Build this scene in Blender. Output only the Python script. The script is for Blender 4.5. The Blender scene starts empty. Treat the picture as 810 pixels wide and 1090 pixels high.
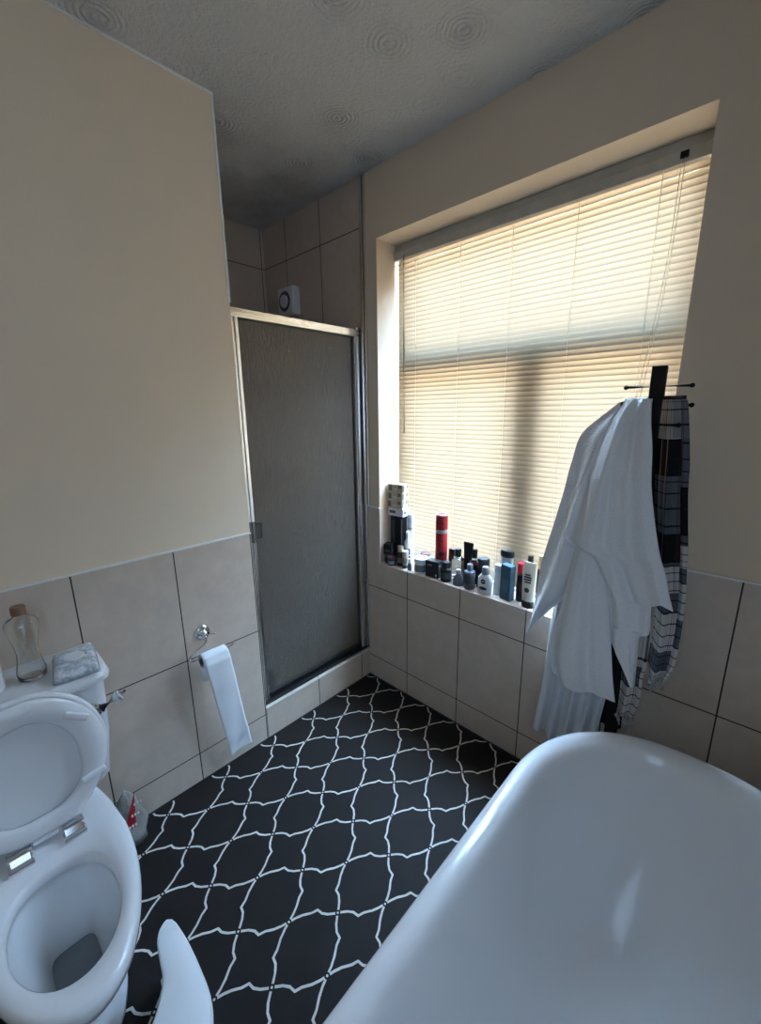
import bpy, bmesh, math, random
from mathutils import Vector, Matrix
random.seed(7)
S = bpy.context.scene
C = S.collection
PI = math.pi

# ------------------------------------------------------------------ camera
cd = bpy.data.cameras.new('camera'); cam = bpy.data.objects.new('camera', cd); C.objects.link(cam)
Mx = [[0.7271383818894087, 0.6863906640316186, -0.011731577621363398],
      [0.15083153821582984, -0.17641062899630922, -0.9726916968169169],
      [-0.6697160746635091, 0.7055119746023876, -0.23180429898934296]]
rot = Matrix(((Mx[0][0], -Mx[1][0], -Mx[2][0]), (Mx[0][1], -Mx[1][1], -Mx[2][1]), (Mx[0][2], -Mx[1][2], -Mx[2][2])))
cam.matrix_world = Matrix.Translation((1.65238655, -1.62847243, 1.59546261)) @ rot.to_4x4()
cd.sensor_fit = 'HORIZONTAL'; cd.sensor_width = 36.0; cd.lens = 440.9756 / 810 * 36; cd.clip_start = .01
S.camera = cam

# ------------------------------------------------------------------ sky and exposure
SKY = 120.0
w = bpy.data.worlds.new('sky'); S.world = w; w.use_nodes = True
nt = w.node_tree; nt.nodes.clear()
out = nt.nodes.new('ShaderNodeOutputWorld'); bg = nt.nodes.new('ShaderNodeBackground')
tc = nt.nodes.new('ShaderNodeTexCoord'); sep = nt.nodes.new('ShaderNodeSeparateXYZ'); rp = nt.nodes.new('ShaderNodeValToRGB')
nt.links.new(tc.outputs['Generated'], sep.inputs[0]); nt.links.new(sep.outputs['Z'], rp.inputs[0])
rp.color_ramp.elements[0].position = 0.0; rp.color_ramp.elements[0].color = (.30, .29, .26, 1)
rp.color_ramp.elements[1].position = .46; rp.color_ramp.elements[1].color = (.42, .66, 1.0, 1)
e = rp.color_ramp.elements.new(.24); e.color = (.15, .16, .18, 1)
e = rp.color_ramp.elements.new(.36); e.color = (.24, .29, .36, 1)
nt.links.new(rp.outputs[0], bg.inputs['Color']); bg.inputs['Strength'].default_value = SKY
nt.links.new(bg.outputs[0], out.inputs[0])
# portal: tells the renderer where the daylight comes in
pl = bpy.data.lights.new('window_portal', 'AREA'); pl.shape = 'RECTANGLE'; pl.size = 1.28; pl.size_y = 1.64; pl.cycles.is_portal = True
po = bpy.data.objects.new('window_portal', pl); po.location = (.75, .315, 1.59); po.rotation_euler = (-PI/2, 0, 0); C.objects.link(po)

# cool fill light, added out of view at the right wall beside the camera
al = bpy.data.lights.new('added_side_fill', 'AREA'); al.shape = 'RECTANGLE'; al.size = .96; al.size_y = 1.06; al.energy = 8.5; al.color = (.45, .67, 1.0)
ao = bpy.data.objects.new('added_side_fill', al); ao.location = (2.225, -1.95, 1.60); ao.rotation_euler = (PI/2, 0, PI/2); C.objects.link(ao)

S.view_settings.view_transform = 'Standard'; S.view_settings.look = 'None'
S.view_settings.exposure = 0.22; S.view_settings.gamma = 1.0; S.view_settings.use_curve_mapping = False

# ------------------------------------------------------------------ helpers
def link(o, parent=None):
    C.objects.link(o)
    if parent: o.parent = parent
    return o
def obj(name, bm, mat, parent=None, smooth=False, sharp=None):
    me = bpy.data.meshes.new(name); bmesh.ops.recalc_face_normals(bm, faces=bm.faces); bm.to_mesh(me); bm.free()
    if mat: me.materials.append(mat)
    if smooth:
        for p in me.polygons: p.use_smooth = True
        if sharp: me.set_sharp_from_angle(angle=math.radians(sharp))
    return link(bpy.data.objects.new(name, me), parent)
def tag(o, label, cat, group=None):
    o['label'] = label; o['category'] = cat
    if group: o['group'] = group
    return o
def thing(name, label, cat, loc=(0, 0, 0), rz=0, group=None):
    o = bpy.data.objects.new(name, None); o.empty_display_size = .05; C.objects.link(o)
    o.location = loc; o.rotation_euler = (0, 0, rz)
    return tag(o, label, cat, group)
def struct(name, bm, mat, smooth=False):
    o = obj(name, bm, mat, None, smooth); o['kind'] = 'structure'; return o
def box(bm, x0, x1, y0, y1, z0, z1, bev=0, seg=2, mat=None):
    r = bmesh.ops.create_cube(bm, size=1)
    vs = r['verts']
    for v in vs: v.co = Vector(((x0+x1)/2+v.co.x*(x1-x0), (y0+y1)/2+v.co.y*(y1-y0), (z0+z1)/2+v.co.z*(z1-z0)))
    if bev:
        es = list({e for v in vs for e in v.link_edges})
        rr = bmesh.ops.bevel(bm, geom=es+vs, offset=bev, segments=seg, affect='EDGES', profile=.5)
        vs = list({v for f in rr['faces'] for v in f.verts} | {v for v in vs if v.is_valid})
    if mat is not None:
        for v in vs: v.co = mat @ v.co
    return vs
def loft(bm, rings, cap0=True, cap1=True, close=True):
    R = [[bm.verts.new(p) for p in r] for r in rings]
    n = len(R[0])
    for a, b in zip(R, R[1:]):
        for i in range(n if close else n-1):
            j = (i+1) % n
            bm.faces.new((a[i], a[j], b[j], b[i]))
    if cap0: bm.faces.new(R[0][::-1])
    if cap1: bm.faces.new(R[-1])
    return R
def lathe(bm, prof, c=(0, 0, 0), seg=28, m=None, sx=1, sy=1):
    rings = []
    for r, z in prof:
        ring = []
        for i in range(seg):
            a = 2*PI*i/seg
            p = Vector((r*math.cos(a)*sx, r*math.sin(a)*sy, z))
            if m is not None: p = m @ p
            ring.append(p + Vector(c))
        rings.append(ring)
    loft(bm, rings)
def tube(bm, pts, r, seg=10):
    pts = [Vector(p) for p in pts]; rings = []
    up = Vector((.123, .31, .94)).normalized()
    for i, p in enumerate(pts):
        t = (pts[min(i+1, len(pts)-1)] - pts[max(i-1, 0)]).normalized()
        a = t.cross(up)
        if a.length < .05: a = t.cross(Vector((1, 0, 0)))
        a.normalize(); b = t.cross(a)
        rr = r[i] if isinstance(r, (list, tuple)) else r
        rings.append([p + (a*math.cos(2*PI*k/seg) + b*math.sin(2*PI*k/seg))*rr for k in range(seg)])
        up = b
    loft(bm, rings)
def new(): return bmesh.new()
def smoothpath(pts, n=8):
    P = [Vector(p) for p in pts]; o = []
    for i in range(len(P)-1):
        p0, p1, p2, p3 = P[max(i-1, 0)], P[i], P[i+1], P[min(i+2, len(P)-1)]
        for k in range(n):
            t = k/n
            o.append(.5*((2*p1)+(-p0+p2)*t+(2*p0-5*p1+4*p2-p3)*t*t+(-p0+3*p1-3*p2+p3)*t**3))
    o.append(P[-1]); return o

# ------------------------------------------------------------------ materials
class NB:
    """small node-graph builder"""
    def __init__(s, name):
        s.m = bpy.data.materials.new(name); s.m.use_nodes = True; s.t = s.m.node_tree; s.t.nodes.clear()
        s.out = s.t.nodes.new('ShaderNodeOutputMaterial'); s.b = s.t.nodes.new('ShaderNodeBsdfPrincipled')
        s.t.links.new(s.b.outputs[0], s.out.inputs[0])
    def n(s, k): return s.t.nodes.new(k)
    def l(s, a, b): s.t.links.new(a, b)
    def put(s, v, sock):
        if hasattr(v, 'is_linked') or hasattr(v, 'links'): s.l(v, sock)
        else: sock.default_value = v
    def M(s, op, a, b=0.0, c=None, clamp=False):
        x = s.n('ShaderNodeMath'); x.operation = op; x.use_clamp = clamp
        s.put(a, x.inputs[0]); s.put(b, x.inputs[1])
        if c is not None: s.put(c, x.inputs[2])
        return x.outputs[0]
    def mix(s, f, a, b):
        x = s.n('ShaderNodeMix'); x.data_type = 'RGBA'
        s.put(f, x.inputs[0])
        s.put(a if hasattr(a, 'links') else (*a, 1) if len(a) == 3 else a, x.inputs[6])
        s.put(b if hasattr(b, 'links') else (*b, 1) if len(b) == 3 else b, x.inputs[7])
        return x.outputs[2]
    def obj(s):
        t = s.n('ShaderNodeTexCoord'); q = s.n('ShaderNodeSeparateXYZ'); s.l(t.outputs['Object'], q.inputs[0])
        return t.outputs['Object'], q.outputs
    def noise(s, vec, scale, detail=4, rough=.55):
        x = s.n('ShaderNodeTexNoise'); x.inputs['Scale'].default_value = scale; x.inputs['Detail'].default_value = detail
        x.inputs['Roughness'].default_value = rough; s.l(vec, x.inputs['Vector']); return x.outputs['Fac']
    def bump(s, h, strength=.3, dist=.002):
        x = s.n('ShaderNodeBump'); x.inputs['Strength'].default_value = strength; x.inputs['Distance'].default_value = dist
        s.l(h, x.inputs['Height']); s.l(x.outputs[0], s.b.inputs['Normal'])
    def set(s, **k):
        for a, v in k.items():
            a = {'col': 'Base Color', 'rough': 'Roughness', 'metal': 'Metallic', 'trans': 'Transmission Weight', 'ior': 'IOR', 'coat': 'Coat Weight', 'sheen': 'Sheen Weight', 'spec': 'Specular IOR Level'}[a]
            if a == 'Base Color' and isinstance(v, tuple) and len(v) == 3: v = (*v, 1)
            s.put(v, s.b.inputs[a])
        return s
def simple(name, col, rough=.5, metal=0, noise=.06, nscale=30, **k):
    b = NB(name); v, _ = b.obj()
    f = b.noise(v, nscale)
    c = b.mix(b.M('MULTIPLY', f, 1.0), tuple(max(0, x*(1-noise)) for x in col), tuple(min(1, x*(1+noise)) for x in col))
    b.set(col=c, rough=rough, metal=metal, **k); return b.m

def plaster(name, col, sc=180, st=.25):
    b = NB(name); v, _ = b.obj()
    f = b.noise(v, sc, 3); g = b.noise(v, 2.5, 4)
    c = b.mix(g, tuple(x*.95 for x in col), tuple(min(1, x*1.03) for x in col))
    b.set(col=c, rough=.75, spec=.25); b.bump(f, st, .0012); return b.m
m_wall = plaster('cream_plaster', (.77, .63, .47), 150, .35)
m_wall2 = plaster('cream_plaster_window_wall', (.74, .60, .45), 120, .25)

def tile_mat(name, axis, a0, pitch, zs, gw=.0046, axis2='z', col=(.64, .52, .42)):
    """large cream ceramic tiles; joints at a0+n*pitch along axis and at every z in zs"""
    b = NB(name); v, q = b.obj(); A = q['XYZ'.index(axis.upper())]; Z = q['XYZ'.index(axis2.upper())]
    t = b.M('SUBTRACT', A, a0 - pitch/2 - 50*pitch)
    t = b.M('MODULO', t, pitch); t = b.M('ABSOLUTE', b.M('SUBTRACT', t, pitch/2))
    d = t
    for z in zs: d = b.M('MINIMUM', d, b.M('ABSOLUTE', b.M('SUBTRACT', Z, z)))
    g = b.M('LESS_THAN', d, gw/2)
    n1 = b.noise(v, 3.2, 6, .62); n2 = b.noise(v, 14, 5, .7)
    # faint marble veining
    ve = b.M('ABSOLUTE', b.M('SUBTRACT', n1, .5)); ve = b.M('MULTIPLY', ve, 14, clamp=True)
    c = b.mix(n2, tuple(x*.82 for x in col), tuple(x*1.12 for x in col))
    c = b.mix(b.M('MULTIPLY', b.M('SUBTRACT', 1.0, ve), .28), c, tuple(x*.80 for x in col))
    c = b.mix(g, c, (.035, .032, .03))
    b.set(col=c, rough=b.M('MULTIPLY_ADD', g, .5, .33), spec=.4)
    e = b.M('SUBTRACT', 1.0, b.M('MULTIPLY', b.M('LESS_THAN', d, gw/2+.001), 1.0))
    b.bump(e, .4, .0015); return b.m
ROWS = (.143, .603)
m_tile_left = tile_mat('cream_tiles_left', 'y', -.743, .33, ROWS)
m_tile_win = tile_mat('cream_tiles_window_wall', 'x', .308, .334, ROWS)
m_tile_right = tile_mat('cream_tiles_right', 'y', -.3, .33, ROWS)
ZR = (.143, .603, 1.075, 1.547, 2.019, 2.491)
m_tile_sh_x = tile_mat('cream_tiles_shower_side', 'x', -.003, .3215, ZR)
m_tile_sh_y = tile_mat('cream_tiles_shower_back', 'y', -.02, .33, ZR)
m_tile_step = tile_mat('cream_tiles_step', 'y', -.408, .33, (-1,))
m_tile_sill = tile_mat('cream_tiles_sill', 'x', .308, .334, (-5,), .003)
m_grout = simple('white_grout', (.75, .74, .70), .7)
m_trimw = simple('white_trim', (.78, .77, .73), .45)

def ceiling_mat():
    b = NB('swirled_ceiling_texture'); v, q = b.obj()
    vo = b.n('ShaderNodeTexVoronoi'); vo.inputs['Scale'].default_value = 5.2; vo.inputs['Randomness'].default_value = .75
    b.l(v, vo.inputs['Vector']); d = vo.outputs['Distance']
    nz = b.noise(v, 16, 5, .7)
    r = b.M('SINE', b.M('ADD', b.M('MULTIPLY', d, 80.0), b.M('MULTIPLY', nz, 9.0)))
    fade = b.M('SUBTRACT', 1.0, b.M('MULTIPLY', d, 1.7), clamp=True)
    r = b.M('MULTIPLY', r, b.M('POWER', fade, 1.5))
    fine = b.noise(v, 70, 4, .7)
    h = b.M('ADD', b.M('MULTIPLY', r, .6), b.M('MULTIPLY', fine, 1.2))
    stain = b.noise(v, 2.2, 5, .6)
    damp = b.M('MULTIPLY', b.M('SUBTRACT', stain, .42), 2.6, clamp=True)
    near = b.M('MULTIPLY_ADD', q[0], -1.4, .45, clamp=True)   # damp staining over the shower end
    c = b.mix(b.M('MULTIPLY', damp, near), (.80, .78, .75), (.38, .35, .32))
    b.set(col=c, rough=.85, spec=.15); b.bump(h, 1.0, .018); return b.m

def floor_mat():
    b = NB('black_lattice_vinyl'); v, q = b.obj()
    PX, PY = .193, .249
    X = b.M('ADD', q[0], 10*PX - .644 + PX/2); Y = b.M('ADD', q[1], 20*PY + .623 + PY/2)
    X = b.M('ABSOLUTE', b.M('SUBTRACT', b.M('MODULO', X, PX), PX/2)); Y = b.M('ABSOLUTE', b.M('SUBTRACT', b.M('MODULO', Y, PY), PY/2))
    A = (PX/2, 0.0); T = (0.0, PY/2)
    pts = [A, (.0888, .0221), (.0785, .0430), (.0625, .0655), (.0550, .0845), (.0370, .0880), (.0206, .1000), (.0092, .1130), T]
    dmin = None
    for (x0, y0), (x1, y1) in zip(pts, pts[1:]):
        ex, ey = x1-x0, y1-y0; L2 = ex*ex+ey*ey
        px = b.M('SUBTRACT', X, x0); py = b.M('SUBTRACT', Y, y0)
        h = b.M('MULTIPLY_ADD', px, ex/L2, b.M('MULTIPLY', py, ey/L2), clamp=True)
        hx = b.M('MULTIPLY_ADD', h, -ex, px); hy = b.M('MULTIPLY_ADD', h, -ey, py)
        dd = b.M('ADD', b.M('MULTIPLY', hx, hx), b.M('MULTIPLY', hy, hy))
        dmin = dd if dmin is None else b.M('MINIMUM', dmin, dd)
    d = b.M('SQRT', dmin)
    nz = b.noise(v, 60, 3)
    wd = b.M('MULTIPLY_ADD', nz, .0020, .0024)
    ln = b.M('LESS_THAN', d, wd)
    # dark dot where the lines cross
    def nd(px, py):
        ax = b.M('SUBTRACT', X, px); ay = b.M('SUBTRACT', Y, py)
        return b.M('SQRT', b.M('ADD', b.M('MULTIPLY', ax, ax), b.M('MULTIPLY', ay, ay)))
    dot = b.M('MINIMUM', nd(*A), nd(*T))
    ln = b.M('MULTIPLY', ln, b.M('GREATER_THAN', dot, .0085)); ln = b.M('MAXIMUM', ln, b.M('LESS_THAN', dot, .0034))
    g = b.noise(v, 9, 5)
    base = b.mix(g, (.012, .010, .009), (.022, .018, .017))
    c = b.mix(ln, base, (.60, .56, .50))
    b.set(col=c, rough=b.M('MULTIPLY_ADD', g, .2, .50), spec=.12)
    b.bump(b.noise(v, 300, 2), .12, .0005); return b.m

m_white = simple('white_ceramic', (.80, .81, .82), .13, noise=.01, coat=.3)
m_enamel = simple('white_bath_enamel', (.80, .80, .80), .16, noise=.015, nscale=5, coat=.2)
m_wplas = simple('white_plastic', (.78, .79, .80), .32, noise=.01)
m_seat = simple('white_seat_plastic', (.80, .81, .82), .2, noise=.01)
m_chrome = simple('chrome', (.85, .85, .86), .08, 1, .02)
m_alu = simple('polished_aluminium', (.80, .79, .77), .22, 1, .05)
m_aludark = simple('dark_rubber_seal', (.02, .02, .022), .4)
m_black = simple('black_metal', (.006, .006, .006), .65, spec=.2)
m_paper = None
def paper():
    b = NB('tissue_paper'); v, q = b.obj(); b.set(col=(.84, .85, .87), rough=.9, spec=.1)
    b.bump(b.noise(v, 220, 3), .3, .001); return b.m
m_paper = paper()
def cloth(name, col, sc=420, st=.8):
    b = NB(name); v, q = b.obj(); f = b.noise(v, sc, 3, .7)
    c = b.mix(f, tuple(x*.82 for x in col), tuple(min(1, x*1.08) for x in col))
    b.set(col=c, rough=.95, spec=.1); b.bump(f, st, .003); return b.m
m_towel = cloth('white_terry', (.84, .85, .86), 190, .7)
m_robe = cloth('white_cotton', (.76, .77, .79), 500, .3)
m_bcloth = cloth('black_cloth', (.010, .010, .011), 300, .3)
def clear(name, col=(.95, .97, .97), rough=.03):
    b = NB(name); b.set(col=col, rough=rough, trans=1.0, ior=1.45); return b.m
m_clear = clear('clear_plastic')
m_cleargrey = clear('smoky_clear_plastic', (.45, .48, .52), .08)

def slat_mat():
    b = NB('cream_blind_slats'); b.t.nodes.remove(b.b)
    d = b.n('ShaderNodeBsdfDiffuse'); t = b.n('ShaderNodeBsdfTranslucent'); mx = b.n('ShaderNodeMixShader')
    d.inputs[0].default_value = (.34, .29, .22, 1); t.inputs[0].default_value = (.096, .072, .048, 1)
    mx.inputs[0].default_value = .42
    b.l(d.outputs[0], mx.inputs[1]); b.l(t.outputs[0], mx.inputs[2]); b.l(mx.outputs[0], b.out.inputs[0]); return b.m
def glass_mat():
    b = NB('window_glass'); b.t.nodes.remove(b.b)
    d = b.n('ShaderNodeBsdfTransparent'); t = b.n('ShaderNodeBsdfGlossy'); mx = b.n('ShaderNodeMixShader')
    d.inputs[0].default_value = (.95, .97, .97, 1); t.inputs['Roughness'].default_value = .02; mx.inputs[0].default_value = .06
    b.l(d.outputs[0], mx.inputs[1]); b.l(t.outputs[0], mx.inputs[2]); b.l(mx.outputs[0], b.out.inputs[0]); return b.m
def frosted():
    b = NB('rain_textured_glass'); v, q = b.obj()
    mp = b.n('ShaderNodeMapping'); mp.inputs['Scale'].default_value = (1, 130, 22); b.l(v, mp.inputs['Vector'])
    f = b.noise(mp.outputs[0], 1.0, 3, .6)
    b.set(col=(.56, .50, .43), rough=.24, trans=.85, ior=1.38); b.bump(f, 1.0, .008); return b.m

# ------------------------------------------------------------------ structure
H = 2.712; XR = 2.24; YB = -2.75; WX0, WX1, WZ0, WZ1 = .10, 1.399, .757, 2.418
NW = -.738        # edge of the shower opening
bm = new(); box(bm, -1.0, XR+.1, YB-.1, .3, -.12, 0); struct('floor', bm, floor_mat())
bm = new(); box(bm, -1.0, XR+.1, YB-.1, .3, H, H+.1); struct('ceiling', bm, ceiling_mat())
bm = new(); box(bm, -.12, 0, YB, NW, 0, H); struct('wall_left', bm, m_wall)
bm = new(); box(bm, 0, .008, YB, NW, 0, 1.079, .001); struct('wall_left_tiles', bm, m_tile_left)
bm = new(); box(bm, 0, .010, YB, NW, 1.079, 1.085); struct('trim_1', bm, m_trimw)
# window wall, built round the opening
bm = new()
box(bm, 0, WX0, 0, .3, 0, H); box(bm, WX1, XR+.1, 0, .3, 0, H)
box(bm, WX0, WX1, 0, .3, 0, WZ0-.006); box(bm, WX0, WX1, 0, .3, WZ1, H)
struct('wall_window', bm, m_wall2)
bm = new()
box(bm, 0, WX0, -.008, 0, 0, 1.079); box(bm, WX1, XR, -.008, 0, 0, 1.079); box(bm, WX0, WX1, -.008, 0, 0, WZ0)
box(bm, WX0, WX0+.006, -.008, .2, WZ0, 1.079); box(bm, WX1-.006, WX1, -.008, .2, WZ0, 1.079)
struct('wall_window_tiles', bm, m_tile_win)
bm = new(); box(bm, WX0, WX1, -.010, .2, WZ0-.006, WZ0+.005, .002); struct('window_1_sill', bm, m_tile_sill)
bm = new(); box(bm, 0, WX0, -.010, 0, 1.079, 1.085); box(bm, WX1, XR, -.010, 0, 1.079, 1.085); struct('trim_2', bm, m_trimw)
bm = new(); box(bm, XR, XR+.1, YB, 0, 0, H); struct('wall_right', bm, m_wall)
bm = new(); box(bm, XR-.008, XR, YB, -.008, 0, 1.079); struct('wall_right_tiles', bm, m_tile_right)
bm = new(); box(bm, -.12, XR+.1, YB-.1, YB, 0, H); struct('wall_back', bm, m_wall)
b2 = bpy.data.objects.new('window_2_added_fill', None); C.objects.link(b2); b2['kind'] = 'structure'  # unseen window frame added around the fill light, no opening behind it
bm = new()
for a in ((-2.50, -2.44, 1.09, 2.19), (-1.46, -1.40, 1.09, 2.19), (-2.50, -1.40, 1.09, 1.07+.08), (-2.50, -1.40, 2.13, 2.19)): box(bm, XR-.04, XR, a[0], a[1], a[2], a[3], .004)
obj('window_frame', bm, simple('white_added_window_frame', (.8, .8, .79), .4), b2)
# shower cubicle
SD = -.885
bm = new(); box(bm, SD-.1, SD, NW-.1, .1, 0, H); struct('wall_shower_back', bm, m_tile_sh_y)
bm = new(); box(bm, SD, 0, 0, .1, 0, H); struct('wall_shower_right', bm, m_tile_sh_x)
bm = new(); box(bm, SD, -.12, NW-.1, NW, 0, H); struct('wall_shower_left', bm, m_tile_sh_x)
bm = new(); box(bm, -.12, .008, NW, 0, 0, .178, .001); struct('trim_3_shower_step', bm, m_tile_step)
bm = new(); box(bm, 0.008, .012, NW, -.008, .172, .180); struct('trim_4', bm, m_trimw)
# metal corner strip between shower tiles and window wall, and white edge bead on the left wall's end
bm = new(); box(bm, .002, .016, -.018, 0, .18, H, .002); box(bm, .022, .030, -.013, 0, 1.085, H, .002); struct('trim_5', bm, m_alu)
bm = new(); box(bm, -.006, .003, NW-.004, NW+.004, 2.03, H); struct('trim_6', bm, m_trimw)
bm = new(); tube(bm, [(.002, YB, H-.002), (.002, NW, H-.002)], .006, 8); struct('trim_7', bm, m_trimw)
bm = new(); box(bm, .008, .013, YB, 0, 0, .006); box(bm, .008, XR, -.013, -.008, 0, .006); struct('trim_8_floor_sealant', bm, m_aludark)

# window behind the blind
m_pvc = simple('white_window_frame', (.80, .80, .79), .35)
wn = bpy.data.objects.new('window_1', None); C.objects.link(wn); wn.location = (0, 0, 0); wn['kind'] = 'structure'
bm = new()
fy0, fy1 = .205, .265
box(bm, WX0, WX0+.055, fy0, fy1, WZ0, WZ1, .004); box(bm, WX1-.055, WX1, fy0, fy1, WZ0, WZ1, .004)
box(bm, WX0, WX1, fy0, fy1, WZ0, WZ0+.06, .004); box(bm, WX0, WX1, fy0, fy1, WZ1-.055, WZ1, .004)
box(bm, WX0, WX1, fy0-.012, fy1, 1.80, 1.90, .006)
box(bm, .775, .91, fy0-.012, fy1, WZ0, 1.80, .006)
obj('window_frame', bm, m_pvc, wn)
bm = new(); box(bm, WX0+.02, WX1-.02, .236, .240, WZ0+.03, WZ1-.03); obj('glass', bm, glass_mat(), wn)
bm = new(); tube(bm, smoothpath([(.778, .196, 1.325), (.782, .166, 1.32), (.800, .162, 1.285), (.822, .161, 1.25), (.842, .161, 1.215)]), [.0055]*30+[.004]*3); obj('handle', bm, m_black, wn, True)

# ------------------------------------------------------------------ blind
BY = .150
bl = thing('venetian_blind', 'cream venetian blind lowered with its slats closed over the window', 'blind', (0, BY, 0))
BX0, BX1 = .113, 1.378; ZT, ZB = 2.345, .781; P = .0214
bm = new(); ns = int((ZT-ZB)/P); tilt = math.radians(74.5)
for k in range(ns):
    z = ZT - .012 - k*P; r0 = []; 
    tl = tilt + random.uniform(-.014, .014)
    for x in (BX0, BX1):
        pr = []
        for i in range(5):
            s = (i/4-.5)*.0250; cv = .0016*(1-(2*i/4-1)**2)
            pr.append((x, -(-s*math.cos(tl)) - cv*math.sin(tl), z + s*math.sin(tl) + cv*math.cos(tl)*-1))
        r0.append(pr)
    A_ = [bm.verts.new(p) for p in r0[0]]; B_ = [bm.verts.new(p) for p in r0[1]]
    for i in range(4): bm.faces.new((A_[i], A_[i+1], B_[i+1], B_[i]))
obj('slats', bm, slat_mat(), bl, True)
m_cord = simple('cream_cord', (.60, .54, .44), .8)
for x in (.238, .493, .743, .998, 1.255):
    bm = new(); tube(bm, [(x, -.0135, ZB), (x, -.0135, ZT)], .0011, 6); tube(bm, [(x+.004, .0135, ZB), (x+.004, .0135, ZT)], .0011, 6)
    obj('ladder_cord', bm, m_cord, bl)
m_rail = simple('grey_headrail', (.42, .40, .36), .5, nscale=12, noise=.3)
bm = new(); box(bm, BX0-.014, BX1+.016, -.022, .022, ZT, ZT+.040, .003); box(bm, BX0-.016, BX1+.020, -.012, .030, ZT+.036, WZ1-.001, .003); o = obj('headrail', bm, m_rail, bl); o['label'] = 'dusty grey headrail'
bm = new(); box(bm, BX0, BX1, -.013, .013, ZB-.016, ZB-.004, .003); obj('bottom_rail', bm, m_trimw, bl)
bm = new(); tube(bm, [(.172, -.03, ZT+.01), (.174, -.03, 1.9), (.176, -.03, 1.49)], .0032, 8); o = obj('tilt_wand', bm, simple('brown_wand', (.16, .07, .05), .4), bl, True); o['label'] = 'thin brown tilt wand'
bm = new(); tube(bm, smoothpath([(1.305, -.03, ZT+.02), (1.303, -.03, 2.1), (1.285, -.03, 1.85), (1.26, -.03, 1.62)]), .0014, 6)
tube(bm, smoothpath([(1.315, -.03, ZT+.02), (1.311, -.03, 2.1), (1.295, -.03, 1.85), (1.272, -.03, 1.62)]), .0014, 6); obj('pull_cord', bm, m_cord, bl)
bm = new(); box(bm, 1.300, 1.322, -.034, -.022, ZT+.012, ZT+.03, .002); o = obj('cord_lock', bm, m_black, bl)

# ------------------------------------------------------------------ shower door
sd = thing('shower_door', 'framed shower door of rain textured glass above the tiled step', 'shower door', (-.03, 0, 0))
DT = 2.018; DB = .19
y0, y1 = NW+.002, -.012
bm = new(); box(bm, -.02, .02, y0, y1, DT-.036, DT, .003); box(bm, .012, .022, y0, y1, DT-.026, DT-.012, .001); obj('top_rail', bm, m_alu, sd)
bm = new(); box(bm, -.02, .02, y0, y0+.014, DB, DT-.036, .002); box(bm, -.012, .024, y0+.015, y0+.030, DB+.01, DT-.036, .002); obj('jamb', bm, m_alu, sd)
bm = new(); box(bm, -.02, .02, y1-.030, y1, DB, DT+.012, .002); box(bm, -.012, .024, y1-.050, y1-.033, DB+.01, DT-.036, .002); obj('jamb', bm, m_alu, sd)
bm = new(); box(bm, -.022, .026, y0, y1, .180, DB+.004, .002); box(bm, -.012, .012, y0+.03, y1-.05, DB+.02, DB+.035, .002); o = obj('bottom_sill', bm, simple('dark_aluminium', (.03, .03, .032), .35, .6), sd)
bm = new(); box(bm, -.004, .003, y0+.030, y1-.050, DB+.03, DT-.038); obj('glass_pane', bm, frosted(), sd)
bm = new()
box(bm, -.006, .010, y0+.0295, y0+.0335, DB+.02, DT-.04); box(bm, -.006, .010, y1-.0535, y1-.0495, DB+.02, DT-.04); box(bm, -.006, .010, y0+.03, y1-.05, DT-.042, DT-.036); box(bm, -.006, .010, y0+.03, y1-.05, DB+.02, DB+.031)
obj('seal', bm, m_aludark, sd)
bm = new(); box(bm, .010, .030, y0+.032, y0+.062, 1.045, 1.115, .004); box(bm, .022, .034, y0+.006, y0+.03, 1.03, 1.125, .003); obj('handle', bm, m_cleargrey, sd)
# things in the cubicle
bm = new(); box(bm, SD, -.12, NW, 0, .0, .13, .01); o = tag(obj('shower_tray', bm, m_white), 'white shower tray seen through the textured glass', 'shower tray')
sh = thing('shower_mixer', 'shower riser with hose and head, dim behind the textured glass', 'shower', (SD+.03, -.30, 0))
bm = new(); tube(bm, [(.01, 0, 1.05), (.01, 0, 1.92)], .010, 10); obj('riser_rail', bm, m_chrome, sh, True)
bm = new(); box(bm, -.028, .05, -.07, .07, 1.13, 1.20, .012); obj('valve', bm, m_black, sh)
bm = new(); lathe(bm, [(.012, 0), (.05, .03), (.055, .045), (.0, .046)], (.07, 0, 1.78), 24, Matrix.Rotation(2.3, 3, 'Y')); tube(bm, [(.01, 0, 1.85), (.06, 0, 1.80)], .012); obj('shower_head', bm, m_black, sh, True)
bm = new(); tube(bm, smoothpath([(.03, 0, 1.13), (.06, .03, .8), (.05, .08, .65), (.04, .07, .95), (.05, .02, 1.55), (.06, 0, 1.79)]), .007, 8); obj('hose', bm, m_chrome, sh, True)
sb = thing('shampoo_bottle', 'pale bottle standing low in the shower behind the glass', 'bottle', (-.12+.0, -.10, .1782))
sb.location = (-.09, -.115, .1782)
bm = new(); lathe(bm, [(.0, 0), (.024, .0), (.026, .01), (.026, .09), (.012, .11), (.011, .115), (0, .115)], seg=20); obj('body', bm, m_wplas, sb, True)
bm = new(); lathe(bm, [(0, .115), (.014, .115), (.014, .14), (0, .14)], seg=16); obj('cap', bm, m_wplas, sb, True, 40)
db = tag(obj('bath_sponge', (lambda b: (lathe(b, [(0, 0), (.02, .0), (.026, .02), (.026, .10), (.014, .13), (0, .132)]), b)[1])(new()), m_black, None, True), 'dark upright sponge behind the lower left corner of the shower glass', 'sponge')
db.location = (-.085, -.66, .1782)
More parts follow.
